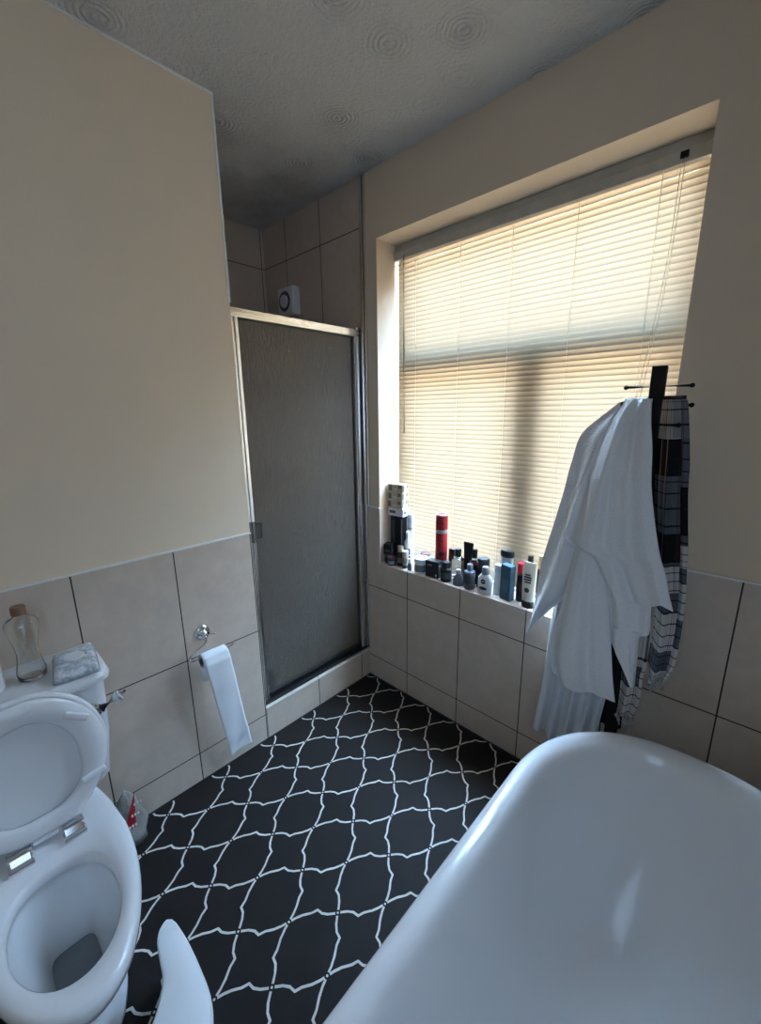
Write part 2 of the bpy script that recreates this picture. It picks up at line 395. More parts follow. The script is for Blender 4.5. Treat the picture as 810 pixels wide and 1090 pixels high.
# extractor fan
fn = thing('extractor_fan', 'square white extractor fan with round grille high on the shower tiles', 'extractor fan', (-.605, 0, 2.25))
bm = new(); box(bm, -.078, .078, -.055, 0, -.078, .078, .008, 3); obj('housing', bm, m_wplas, fn)
bm = new()
rm = Matrix.Rotation(PI/2, 3, 'X')
lathe(bm, [(0, .0), (.052, .0), (.056, .004), (.048, .010), (.046, .004), (0, .004)], (0, -.0555, 0), 32, rm)
o = obj('grille', bm, simple('grey_grille', (.10, .10, .11), .5), fn, True, 30); o['label'] = 'dark ring shaped grille'
bm = new(); lathe(bm, [(0, 0), (.036, 0), (.034, .008), (0, .009)], (0, -.060, 0), 28, rm); obj('centre_cover', bm, m_wplas, fn, True, 40)

# ------------------------------------------------------------------ bath
bath = thing('bathtub', 'white roll top bathtub in the foreground', 'bathtub', (1.632, 0, 0))
YF, YN, HW = -.240, -2.02, .398
def bring(ds, de, z, n=72, pw=2.25):
    r = []
    a = HW-ds; yf = YF-de; yn = YN+ds; rc = .42 - de*.55
    for i in range(n):
        t = 2*PI*i/n; c_, s_ = math.cos(t), math.sin(t)
        ex = math.copysign(abs(c_)**(2/pw), c_)*a; ey = math.copysign(abs(s_)**(2/pw), s_)
        if s_ >= 0: y = (yf-rc) + ey*rc
        else: y = (yn+rc) + ey*rc
        r.append(Vector((ex, y, z)))
    return r
bm = new()
prof = [(.20, .22, .085), (.13, .14, .10), (.085, .09, .20), (.06, .065, .35), (.045, .05, .48), (.040, .045, .53), (.030, .030, .548), (.012, .012, .552), (.002, .002, .562), (0, 0, .576), (.006, .006, .590), (.020, .020, .600), (.036, .036, .602), (.052, .053, .598), (.064, .067, .586), (.072, .08, .565), (.080, .10, .52), (.092, .135, .44), (.110, .19, .34), (.135, .26, .25), (.17, .335, .185), (.215, .41, .15), (.27, .48, .138), (.34, .56, .134)]
rings = [bring(a, b, z) for a, b, z in prof]
loft(bm, rings); 
ob = obj('shell', bm, m_enamel, bath, True)
md = ob.modifiers.new('sub', 'SUBSURF'); md.levels = 2; md.render_levels = 2
for sx in (-1, 1):
    for y in (-.62, -1.65):
        bm = new(); lathe(bm, [(0, 0), (.032, 0), (.036, .02), (.022, .05), (.034, .085), (.034, .13), (0, .13)], (sx*.23, y, 0), 20); obj('foot', bm, m_chrome, bath, True)
bm = new(); lathe(bm, [(0, .1345), (.034, .1345), (.032, .139), (0, .137)], (0, -1.35, 0), 24); obj('plug_hole', bm, m_chrome, bath, True)

# ------------------------------------------------------------------ toilet
TY = -1.615
toi = thing('toilet', 'white close coupled toilet with its seat and lid raised', 'toilet', (0, TY, 0))
def egg(xb, xf, hw, z, n=64, back=3.2, front=2.0, widest=.45, neck=None):
    xc = xb + (xf-xb)*widest; r = []
    for i in range(n):
        t = 2*PI*i/n; c_, s_ = math.cos(t), math.sin(t)
        p = front if c_ >= 0 else back
        x = xc + math.copysign(abs(c_)**(2/p), c_)*((xf-xc) if c_ >= 0 else (xc-xb))
        y = math.copysign(abs(s_)**(2/p), s_)*hw
        if neck is not None and x < xc:
            f = min(1, max(0, (xc-x)/(xc-xb))); f = f*f*(3-2*f); y *= 1-(1-neck)*f
        r.append(Vector((x, y, z)))
    return r
bm = new()
RZ = .405
outer = [egg(.10, .64, .115, 0, back=5), egg(.10, .64, .115, .02, back=5), egg(.12, .60, .10, .06, back=5), egg(.12, .59, .10, .16, back=5), egg(.10, .66, .125, .24, back=4.5), egg(.08, .735, .155, .31, back=4.5),
         egg(.06, .775, .172, .345, neck=.80, back=4.5), egg(.05, .780, .174, .352, neck=.8, back=4.5), egg(.05, .790, .176, .356, neck=.8, back=4.5), egg(.05, .797, .180, .385, neck=.8, back=4.5), egg(.055, .792, .177, .400, neck=.8, back=4.5), egg(.065, .780, .168, RZ, neck=.8, back=4.5)]
inner = [egg(.385, .725, .120, RZ-.002, back=2.4), egg(.392, .716, .113, RZ-.014, back=2.4), egg(.390, .716, .113, RZ-.045, back=2.4), egg(.375, .72, .118, RZ-.055, back=2.4), egg(.375, .712, .114, .33, back=2.4),
         egg(.39, .69, .10, .28, back=2.6), egg(.41, .65, .082, .235, back=3), egg(.43, .61, .062, .20, back=4, front=4), egg(.445, .585, .050, .17, back=5, front=5), egg(.45, .575, .046, .12, back=5, front=5)]
loft(bm, outer + inner)
ob = obj('pan', bm, m_white, toi, True)
bm = new(); loft(bm, [egg(.440, .590, .052, .168, back=5, front=5), egg(.440, .590, .052, .172, back=5, front=5)])
b = NB('toilet_water'); b.set(col=(.20, .22, .24), rough=.02, spec=.6); o = obj('water', bm, b.m, toi)
o['label'] = 'dark water at the bottom of the pan'
# cistern: tapered tank and lid
def rrect(x0, x1, hw, z, r=.03, n=8):
    p = []
    for cx, cy, a0 in ((x1-r, hw-r, 0), (x0+.006, hw-.006, PI/2), (x0+.006, -hw+.006, PI), (x1-r, -hw+r, 1.5*PI)):
        rr = r if cx > (x0+x1)/2 else .006
        for k in range(n+1):
            a = a0 + PI/2*k/n; p.append(Vector((cx+rr*math.cos(a), cy+rr*math.sin(a), z)))
    return p
bm = new(); loft(bm, [rrect(.012, .175, .185, .406), rrect(.012, .19, .198, .43), rrect(.012, .212, .214, .60), rrect(.012, .222, .222, .785), rrect(.016, .215, .215, .79)]); obj('cistern', bm, m_white, toi, True, 40)
bm = new(); loft(bm, [rrect(.010, .226, .226, .788), rrect(.009, .240, .236, .796, .04), rrect(.009, .243, .238, .812, .045), rrect(.010, .234, .232, .828, .045), rrect(.014, .222, .224, .832, .04)]); obj('cistern_lid', bm, m_white, toi, True, 40)
lv = [Vector((.222, .172, .705)), Vector((.240, .178, .708))]
bm = new(); lathe(bm, [(0, 0), (.020, 0), (.021, .008), (.012, .014), (.012, .028), (.016, .034), (0, .038)], (.218, .175, .705), 20, Matrix.Rotation(PI/2, 3, 'Y')); fl = obj('flush_lever', bm, m_chrome, toi, True)
bm = new(); tube(bm, [(.244, .182, .707), (.248, .193, .712), (.258, .238, .735), (.259, .244, .738)], [.011, .014, .018, .016], 14); tube(bm, [(.245, .172, .703), (.249, .190, .711)], .008); o = obj('lever_handle', bm, m_wplas, fl, True); o['label'] = 'white handle of the chrome lever'
bm = new(); tube(bm, [(.259, .244, .738), (.262, .256, .744), (.263, .262, .747)], [.009, .006, .003], 12); obj('lever_tip', bm, m_chrome, fl, True)
# raised seat and lid: local frame (s up along the seat, w across, n towards the room)
lean = math.radians(5)
ex, ez = Vector((-math.sin(lean), 0, math.cos(lean))), Vector((math.cos(lean), 0, math.sin(lean)))
base = Vector((.302, 0, .435))
def SP(s, w_, n): return base + ex*s + Vector((0, 1, 0))*w_ + ez*n
def egg2(s0, s1, hw, n_, N=64, back=2.6, front=2.05, wd=.47, neck=None):
    return [SP(p.x, p.y, n_) for p in egg(s0, s1, hw, 0, N, back, front, wd, neck)]
bm = new()
rg = [egg2(.005, .408, .186, -.004, neck=.72, back=3.4), egg2(.003, .410, .188, .006, neck=.72, back=3.4), egg2(.008, .405, .183, .013, neck=.72, back=3.4), egg2(.02, .385, .16, .017, neck=.74, back=3.2),
      egg2(.052, .352, .122, .014), egg2(.060, .345, .114, .006), egg2(.058, .347, .116, -.004)]
loft(bm, rg + [rg[0]], False, False)
st = obj('seat', bm, m_seat, toi, True)
for s_, w_, a in ((.315, .125, -.62), (.115, .135, .15), (.315, -.125, .62), (.115, -.135, -.15)):
    bm = new(); mt = Matrix.Rotation(a, 3, 'X')
    vs = box(bm, -.006, .006, -.032, .032, -.010, .010, .0055, 3)
    for v in vs:
        p = mt @ v.co; v.co = SP(s_ + p.z, w_ + p.y, .019 + v.co.x)
    obj('buffer', bm, m_wplas, st, True)
bm = new()
lg = [egg2(.004, .416, .190, -.030, neck=.72, back=3.4), egg2(.0, .420, .194, -.024, neck=.72, back=3.4), egg2(.002, .418, .192, -.010, neck=.72, back=3.4), egg2(.010, .408, .184, -.008, neck=.72, back=3.4), egg2(.022, .394, .168, -.014, neck=.74, back=3.2)]
loft(bm, lg); obj('lid', bm, m_seat, toi, True)
for yy in (.063, -.058):
    hg = new(); box(hg, .318, .350, yy-.028, yy+.028, RZ, RZ+.012, .003); box(hg, .292, .322, yy-.028, yy+.028, RZ, RZ+.030, .007, 3)
    obj('hinge', hg, m_chrome, toi)
bm = new(); box(bm, .292, .312, -.028, .032, .425, .441, .004); obj('hinge_bar', bm, m_seat, toi)
# pipe behind
bm = new(); tube(bm, smoothpath([(.02, .135, .30), (.06, .16, .27), (.10, .168, .18), (.10, .165, .006)]), .009, 10); o = obj('supply_pipe', bm, simple('grey_braided_hose', (.30, .30, .30), .4, .3), toi, True)

# toilet stool
stl = thing('toilet_stool', 'low white plastic foot stool curved round the toilet base', 'stool', (0, TY, 0))
half = [(.594, .195), (.596, .182), (.606, .168), (.628, .158), (.668, .150), (.715, .141), (.752, .120), (.785, .088), (.800, .045), (.803, 0)]
outr = [(.960, 0), (.958, .08), (.935, .145), (.892, .188), (.840, .211), (.76, .218), (.68, .219), (.622, .214), (.600, .206)]
def sm2(p): return [(v.x, v.y) for v in smoothpath([(a, b_, 0) for a, b_ in p], 4)]
def resamp(p, n):
    L = [0]
    for a, b_ in zip(p, p[1:]): L.append(L[-1]+math.dist(a, b_))
    r = []
    for k in range(n):
        t = L[-1]*k/(n-1); i = max(j for j in range(len(L)) if L[j] <= t+1e-9); i = min(i, len(p)-2)
        f = (t-L[i])/(L[i+1]-L[i]); r.append((p[i][0]+(p[i+1][0]-p[i][0])*f, p[i][1]+(p[i+1][1]-p[i][1])*f))
    return r
inn = resamp(sm2(half), 30); outw = resamp(sm2([half[0]] + outr[::-1]), 30)
inn = inn + [(x, -y) for x, y in inn[-2::-1]]; outw = outw + [(x, -y) for x, y in outw[-2::-1]]
bm = new(); SH = .20
def q_(a, b_, f, z): return Vector((a[0]+(b_[0]-a[0])*f, a[1]+(b_[1]-a[1])*f, z))
rings = []
for i in range(len(inn)):
    a, b_ = inn[i], outw[i]
    if i in (0, len(inn)-1): b_ = (a[0]+.001, a[1]+(.002 if a[1] > 0 else -.002))
    fl_ = .018; 
    rings.append([q_(a, b_, 0, 0), q_(a, b_, -.0, SH-.012), q_(a, b_, .04, SH-.003), q_(a, b_, .12, SH), q_(a, b_, .88, SH), q_(a, b_, .96, SH-.003), q_(a, b_, 1, SH-.012), q_(a, b_, 1.0, SH-.03), q_(a, b_, .97, SH-.034), q_(a, b_, .97, .0)])
loft(bm, rings); obj('top', bm, m_wplas, stl, True, 35)
for sy in (1, -1):
    bm = new(); lathe(bm, [(0, 0), (.014, 0), (.014, .004), (0, .004)], (.85, sy*.165, 0), 14); obj('rubber_foot', bm, m_aludark, stl)

# things on the cistern
LZ = .8335
bt = thing('bottle', 'clear waisted plastic bottle with a brown screw cap on the cistern lid', 'bottle', (.125, -1.553, LZ))
bm = new()
lathe(bm, [(0, .002), (.030, 0), (.035, .004), (.036, .025), (.029, .060), (.0265, .085), (.031, .12), (.040, .165), (.0405, .178), (.034, .190), (.016, .200), (.014, .212), (.0125, .212), (.0145, .199), (.033, .187), (.039, .176), (.029, .12), (.0245, .085), (.027, .060), (.034, .025), (.033, .006), (0, .005)], seg=32)
obj('body', bm, m_clear, bt, True)
bm = new(); lathe(bm, [(0, .206), (.0175, .206), (.018, .21), (.018, .227), (.016, .231), (0, .231)], seg=24); o = obj('cap', bm, simple('brown_cap', (.22, .11, .055), .5), bt, True, 40); o['label'] = 'brown screw cap'
def marble():
    b = NB('blue_marbled_foil'); v, q = b.obj()
    n1 = b.noise(v, 22, 6, .65); f = b.M('MULTIPLY', b.M('ABSOLUTE', b.M('SUBTRACT', n1, .5)), 9, clamp=True)
    b.set(col=b.mix(f, (.42, .50, .57), (.80, .83, .86)), rough=.25, spec=.6); b.bump(n1, .9, .012); return b.m
wp = thing('wet_wipes_packet', 'marbled blue and white wet wipes packet on the cistern lid', 'wipes packet', (.155, -1.452, LZ), math.radians(-8))
bm = new(); 
N = 22; g = [[None]*(N+1) for _ in range(N+1)]
for s_ in (1, 0):
    for i in range(N+1):
        for j in range(N+1):
            u, v = i/N*2-1, j/N*2-1
            e_ = max(0, (1-abs(u)**5))*max(0, (1-abs(v)**8))
            zz = .0315*e_**.5*(1+.05*math.sin(9*u+3*v)) + .002 if s_ else .0008
            g[i][j] = (bm.verts.new((u*.083, v*.058, zz)) if s_ else bm.verts.new((u*.083, v*.058, .0005)))
    for i in range(N):
        for j in range(N): bm.faces.new((g[i][j], g[i+1][j], g[i+1][j+1], g[i][j+1]))
bmesh.ops.remove_doubles(bm, verts=bm.verts, dist=.0018)
obj('wrapper', bm, marble(), wp, True)
bm = new(); lathe(bm, [(0, .031), (.027, .031), (.028, .0335), (.026, .0365), (0, .0370)], (.0, 0, 0), 28); o = obj('lid_flap', bm, m_wplas, wp, True, 40); o['label'] = 'plain white round flap'
def roll(bm, c=(0, 0, 0), r=.052, h=.10, m=None, hole=.019): lathe(bm, [(hole, 0), (r-.002, 0), (r, .002), (r, h-.002), (r-.002, h), (hole, h), (hole, .0)], c, 36, m)
bm = new(); roll(bm); o = tag(obj('toilet_roll', bm, m_paper, None, True, 40), 'white toilet roll standing upright at the left end of the cistern', 'toilet roll'); o.location = (.125, -1.668, LZ)

# toilet paper holder and hanging roll
hd = thing('toilet_roll_holder', 'chrome wire toilet roll holder on the tiles left of the shower', 'toilet roll holder', (0.008, -1.0, .70))
bm = new(); ry = Matrix.Rotation(PI/2, 3, 'Y')
lathe(bm, [(0, 0), (.033, 0), (.034, .007), (.026, .012), (.018, .014), (.011, .016), (.010, .03), (0, .032)], (0, 0, .005), 28, ry); obj('wall_plate', bm, m_chrome, hd, True)
bm = new()
tube(bm, smoothpath([(.028, 0, .004), (.045, -.005, -.006), (.062, -.02, -.018), (.070, -.06, -.030), (.070, -.078, -.040), (.068, -.086, -.053), (.068, -.080, -.066), (.068, -.060, -.070), (.068, 0, -.070), (.068, .080, -.070), (.068, .094, -.066), (.068, .098, -.060)]), .0042, 10)
tube(bm, smoothpath([(.028, 0, .004), (.04, .02, .002), (.050, .034, .004)]), .0032, 8)
obj('wire_arm', bm, m_chrome, hd, True)
tr = thing('toilet_roll', 'nearly finished toilet roll on the chrome holder with a long hanging strip', 'toilet roll', (.076, -.985, .63))
bm = new(); rx = Matrix.Rotation(-PI/2, 3, 'X')
lathe(bm, [(.0205, 0), (.030, 0), (.030, .105), (.0205, .105), (.0205, 0)], (0, -.060, -.014), 32, rx); obj('roll', bm, m_paper, tr, True, 40)
bm = new(); rows = []
pr = [(-.010, .0145, 0), (.004, .0175, .0), (.018, .012, .0), (.029, .0, .002), (.033, -.02, .004), (.034, -.05, .008), (.030, -.12, .018), (.024, -.20, .030), (.016, -.28, .042), (.006, -.36, .056), (-.004, -.44, .070), (-.012, -.50, .080), (-.018, -.543, .087)]
pp = smoothpath(pr, 5)
for k, p in enumerate(pp):
    t = k/len(pp); r = []
    for i in range(13):
        u = i/12; r.append(Vector((p.x + .004*math.sin(u*5+t*9)*t + .0015*math.sin(t*40), -.060 + p.z + .105*u, p.y + .008*(u-.5)*t)))
    rows.append(r)
loft(bm, rows, False, False, False); o = obj('hanging_strip', bm, m_paper, tr, True)
md = o.modifiers.new('s', 'SOLIDIFY'); md.thickness = .0012
bm = new(); 
rows = [[Vector((x, y, z)) for y in (-.058, -.02, .02, .045)] for x, z in ((-.026, -.02), (-.024, -.05), (-.018, -.09), (-.012, -.115))]
loft(bm, rows, False, False, False); o = obj('loose_tail', bm, m_paper, tr, True); o.modifiers.new('s', 'SOLIDIFY').thickness = .001

# packet on the floor behind the toilet
def pack_mat():
    b = NB('grey_plastic_wrap'); v, q = b.obj(); n1 = b.noise(v, 25, 5)
    b.set(col=b.mix(n1, (.16, .15, .13), (.36, .34, .31)), rough=.3, spec=.5); b.bump(n1, 1.0, .01); return b.m
pk = thing('plastic_packet', 'crumpled grey plastic packet with a red label against the tiles behind the toilet', 'packet', (.075, -1.385, 0), math.radians(0))
bm = new()
for_r = []
for k in range(9):
    t = k/8; z = .215*t; wv = .058*(1-t**3.0)+.002; dv = .030*(1-t**1.6)+.002
    ring = []
    for i in range(20):
        a = 2*PI*i/20; f = 1+.14*math.sin(3*a+k*1.3)+.07*math.sin(7*a+k)
        ring.append(Vector((dv*math.cos(a)*f - .024*t, wv*math.sin(a)*f + .01*t, z)))
    for_r.append(ring)
loft(bm, for_r); obj('wrapper', bm, pack_mat(), pk, True)
m_red = simple('red_label', (.36, .012, .02), .45)
bm = new()
loft(bm, [[Vector((.034-.010*k, -.012+.016*k+j*.012*(1.35-.45*k), .085+.040*k)) for j in (-.6, 0, .6, 1.2, 1.9)] for k in range(4)], False, False, False)
o = obj('label', bm, m_red, pk); o.modifiers.new('s', 'SOLIDIFY').thickness = .0015; o['label'] = 'red printed label'
m_wprint = simple('white_print', (.75, .74, .72), .5)
bm = new()
for k in range(3):
    for j in range(3):
        x_, y_, z_ = .030-.010*k*.8, -.004+.015*k+j*.010, .090+.036*k
        bm = new(); box(bm, x_+.0035, x_+.0050, y_, y_+.006, z_, z_+.010); obj('print', bm, m_wprint, o)

# ------------------------------------------------------------------ coat stand and cloths
cs = thing('coat_stand', 'black flat post coat stand between the bath and the window wall', 'coat stand', (1.37, -.125, 0))
bm = new(); box(bm, -.019, .019, -.011, .011, .012, 1.722, .002); obj('post', bm, m_black, cs)
bm = new(); box(bm, -.15, .15, -.09, .09, 0, .012, .004); obj('base', bm, m_black, cs)
def pin(p0, p1, r=.0042, ball=.0072):
    bm = new(); tube(bm, [p0, p1], r, 10)
    for p in (p0, p1):
        lathe(bm, [(0, -ball), (ball*.7, -ball*.7), (ball, 0), (ball*.7, ball*.7), (0, ball)], p, 14)
    obj('pin', bm, m_black, cs, True, 50)
pin((-.075, -.035, 1.662), (.080, .030, 1.664))
pin((-.085, -.012, 1.615), (.088, .012, 1.608))
pin((-.070, -.040, 1.555), (.070, -.030, 1.552))

def interp(rows, t):
    """Catmull style interpolation in a list of tuples, t in 0..1 along z"""
    n = len(rows)-1; f = t*n; i = min(int(f), n-1); u = f-i
    p0, p1, p2, p3 = rows[max(i-1, 0)], rows[i], rows[i+1], rows[min(i+2, n)]
    return [a1+(a2-a1)*u if False else .5*((2*a1)+(-a0+a2)*u+(2*a0-5*a1+4*a2-a3)*u*u+(-a0+3*a1-3*a2+a3)*u**3) for a0, a1, a2, a3 in zip(p0, p1, p2, p3)]
def sheet(bm, rows, y, folds, nu=70, nv=110, bulge=.03, uv=None, ytop=None, seed=0, tuck=0, vr=(0, 1), taper=1.0):
    """cloth panel. rows: (x left, x right, z) from top to bottom; folds: (count, amplitude, phase, drift)"""
    G = []
    for j in range(nv+1):
        t = j/nv; xl, xr, z = interp(rows, t); row = []
        grow = min(1, .25+1.3*t)
        for i in range(nu+1):
            u = i/nu
            yy = y if ytop is None else ytop+(y-ytop)*min(1, t*3.0)
            yy -= bulge*math.sin(PI*u)*min(1, t*4+.1)
            for c_, a_, p_, d_ in folds:
                yy += a_*grow*math.sin(2*PI*c_*(u + .06*math.sin(3*t+seed)) + p_ + d_*t)
            zz = z + .006*math.sin(u*7+seed)*t*taper
            if tuck: yy += tuck*(max(0, abs(2*u-1)-.8)/.2)**2
            row.append(bm.verts.new((xl+(xr-xl)*u, yy, zz)))
        G.append(row)
    fs = []
    lay = bm.loops.layers.uv.verify() if uv else None
    for j in range(nv):
        for i in range(nu):
            f = bm.faces.new((G[j][i], G[j][i+1], G[j+1][i+1], G[j+1][i]))
            if uv:
                for l_, (a, b_) in zip(f.loops, ((i, j), (i+1, j), (i+1, j+1), (i, j+1))):
                    t = b_/nv; l_[lay].uv = (uv[0]+(uv[1]-uv[0])*a/nu, uv[2]+(uv[3]-uv[2])*t)
    return G
def over(bm, G, dy=.03):
    """carry the top edge of a panel over the pin it hangs on"""
    top = G[0]; prev = top
    for k, (a, b_) in enumerate(((.006, .008), (.016, .010), (.028, .004), (.034, -.02), (.036, -.07))):
        cur = [bm.verts.new((v.co.x, v.co.y + a*dy/.03, v.co.z + b_)) for v in top]
        for i in range(len(top)-1): bm.faces.new((prev[i], prev[i+1], cur[i+1], cur[i]))
        prev = cur
# measured panel outlines of each cloth
S1 = [(1.276, 1.351, 1.622), (1.222, 1.356, 1.572), (1.171, 1.363, 1.515), (1.15, 1.345, 1.418), (1.134, 1.328, 1.317), (1.107, 1.311, 1.185), (1.08, 1.280, 1.058), (1.070, 1.226, 0.975), (1.065, 1.151, 0.895), (1.058, 1.106, 0.832), (1.054, 1.059, 0.762)]
S2 = [(1.218, 1.317, 1.23), (1.206, 1.317, 1.126), (1.189, 1.322, 1.018), (1.174, 1.339, 0.908), (1.156, 1.354, 0.816), (1.146, 1.368, 0.722), (1.155, 1.378, 0.666), (1.17, 1.386, 0.626)]
S3 = [(1.289, 1.363, 1.62), (1.259, 1.372, 1.562), (1.238, 1.388, 1.486), (1.219, 1.399, 1.407), (1.203, 1.411, 1.337), (1.185, 1.429, 1.254), (1.171, 1.451, 1.17), (1.239, 1.465, 1.135), (1.262, 1.475, 1.108), (1.291, 1.487, 1.064), (1.326, 1.504, 1.014)]
S3b = [(1.250, 1.440, 1.16), (1.268, 1.444, 1.101), (1.292, 1.445, 1.054), (1.324, 1.449, 0.992), (1.339, 1.452, 0.918), (1.342, 1.429, 0.901), (1.355, 1.43, 0.836), (1.392, 1.431, 0.779), (1.428, 1.433, 0.724)]
RB = [(1.302, 1.352, 1.583), (1.23, 1.358, 1.443), (1.152, 1.359, 1.251), (1.125, 1.326, 1.041), (1.12, 1.33, 0.897), (1.113, 1.333, 0.746), (1.107, 1.337, 0.587), (1.096, 1.325, 0.449), (1.076, 1.308, 0.291)]
BK = [(1.31, 1.36, 1.583), (1.318, 1.395, 1.326), (1.32, 1.427, 1.01), (1.313, 1.423, 0.856), (1.317, 1.395, 0.72), (1.314, 1.384, 0.61), (1.304, 1.39, 0.434)]
P1 = [(1.377, 1.443, 1.625), (1.376, 1.453, 1.604), (1.388, 1.476, 1.454), (1.4, 1.486, 1.343), (1.419, 1.507, 1.184), (1.427, 1.513, 1.113), (1.44, 1.522, 1.017), (1.45, 1.525, 0.891), (1.447, 1.521, 0.782), (1.455, 1.505, 0.732)]
P2 = [(1.407, 1.447, 0.902), (1.392, 1.451, 0.778), (1.384, 1.447, 0.733), (1.386, 1.449, 0.677), (1.387, 1.445, 0.618), (1.386, 1.437, 0.571)]
def solid(o, t=.004):
    m_ = o.modifiers.new('thickness', 'SOLIDIFY'); m_.thickness = t; m_.offset = 0; return o
bm = new()
sheet(bm, S1, -.150, ((1.6, .012, 0, 1.2), (4, .0020, 1, 2)), ytop=-.13, bulge=.02, seed=1)
sheet(bm, S2, -.188, ((1.7, .011, 1, .6), (3.7, .0030, 0, .8)), bulge=.026, seed=2)
g3 = sheet(bm, S3, -.208, ((2.4, .013, .6, .9), (5.3, .0030, 1, -.8)), ytop=-.142, bulge=.028, seed=3); over(bm, g3)
sheet(bm, S3b, -.200, ((1.6, .009, 1.4, .8), (3, .0015, 0, 1)), bulge=.020, seed=4)
tag(solid(obj('towel', bm, m_towel, None, True)), 'white terry towel draped in folds over the front of the coat stand', 'towel')
bm = new()
sheet(bm, RB, -.098, ((4.2, .015, .5, 1), (9, .003, 0, 1.2)), nu=110, bulge=.018, seed=6)
tag(solid(obj('bathrobe', bm, m_robe, None, True)), 'long white cotton robe hanging behind the white towel down behind the bath', 'bathrobe')
bm = new()
sheet(bm, BK, -.066, ((3, .005, .5, 1),), bulge=.008, seed=7)
tag(solid(obj('black_garment', bm, m_bcloth, None, True), .003), 'black garment hanging behind the white towel, showing under its hem', 'garment')
def plaid():
    b = NB('checked_cotton'); t = b.n('ShaderNodeUVMap'); q = b.n('ShaderNodeSeparateXYZ'); b.l(t.outputs[0], q.inputs[0]); U, V = q.outputs[0], q.outputs[1]
    rp = b.n('ShaderNodeValToRGB'); cr = rp.color_ramp; cr.interpolation = 'CONSTANT'; b.l(b.M('MULTIPLY_ADD', b.M('GREATER_THAN', U, .80), .10, V), rp.inputs[0])
    W_, G_, K_, D_ = (.62, .60, .57), (.10, .115, .135), (.006, .006, .007), (.035, .024, .02)
    bands = [(0, D_), (.050, W_), (.175, K_), (.265, G_), (.395, K_), (.500, G_), (.520, W_), (.625, G_), (.685, W_), (.80, G_), (.885, W_)]
    while len(cr.elements) > 1: cr.elements.remove(cr.elements[0])
    cr.elements[0].position = 0; cr.elements[0].color = (*bands[0][1], 1)
    for p_, c_ in bands[1:]:
        e_ = cr.elements.new(p_); e_.color = (*c_, 1)
    col = rp.outputs[0]
    col = b.mix(b.M('MULTIPLY', b.M('LESS_THAN', V, .175), .85), col, b.mix(b.M('GREATER_THAN', U, .52), b.mix(b.M('LESS_THAN', V, .05), (.42, .35, .27), (.05, .03, .022)), b.mix(b.M('LESS_THAN', V, .05), (.16, .17, .19), (.03, .022, .02))))
    Us = b.M('MULTIPLY_ADD', b.M('MINIMUM', V, .5), .45, b.M('ADD', U, -.06))
    # thin dark weft lines and tan, brown warp lines
    wl = b.M('LESS_THAN', b.M('ABSOLUTE', b.M('SUBTRACT', b.M('FRACT', b.M('MULTIPLY', V, 30.0)), .5)), .06)
    col = b.mix(b.M('MULTIPLY', wl, .9), col, (.01, .01, .011))
    for u0, wd, cc in ((.25, .014, (.30, .20, .13)), (.31, .008, (.16, .02, .02)), (.36, .010, (.03, .02, .02)), (.42, .012, (.28, .19, .12)), (.47, .008, (.02, .015, .015)), (.80, .010, (.05, .03, .03)), (.86, .008, (.18, .03, .03))):
        k_ = b.M('LESS_THAN', b.M('ABSOLUTE', b.M('SUBTRACT', Us, u0)), wd)
        col = b.mix(b.M('MULTIPLY', k_, .8), col, cc)
    v, _ = b.obj(); f = b.noise(v, 500, 3)
    col = b.mix(b.M('MULTIPLY', f, .25), col, (.05, .05, .05))
    b.set(col=col, rough=.95, spec=.1); b.bump(f, .4, .0015); return b.m
ht = thing('checked_towel', 'fringed black, grey and white checked cotton towel on the right of the coat stand', 'towel', (0, 0, 0))
bm = new()
gp = sheet(bm, P1, -.128, ((1.6, .010, .8, 1.2), (4, .003, 0, 2)), bulge=.012, uv=(0, 1, 0, .97), seed=8); over(bm, gp, .02)
sheet(bm, P2, -.152, ((1.8, .006, .3, 1), (4, .002, 1, 1)), bulge=.012, uv=(.1, .9, .74, 1.0), seed=9)
m_plaid = plaid(); o = solid(obj('fabric', bm, m_plaid, ht, True), .002)
m_fr = cloth('off_white_thread', (.62, .60, .57), 300, .4)
for x0, z0, L_, yb in ((1.460, .735, .045, -.135), (1.472, .730, .055, -.14), (1.487, .732, .040, -.138), (1.499, .736, .045, -.132), (1.390, .574, .035, -.157), (1.400, .572, .050, -.163), (1.413, .571, .055, -.165), (1.425, .571, .060, -.163), (1.434, .573, .040, -.157)):
    pts = smoothpath([(x0, yb, z0+.006), (x0+random.uniform(-.004, .004), yb-.002, z0-L_*.4), (x0+random.uniform(-.008, .006), yb, z0-L_*.75), (x0+random.uniform(-.008, .008), yb+.002, z0-L_)], 4)
    bm = new(); tube(bm, pts, [.0035, .0030, .0028, .003, .0035, .0055, .0058, .004, .0028, .003, .0032, .0022, .001][:len(pts)], 8)
    obj('tassel', bm, m_fr, ht, True)

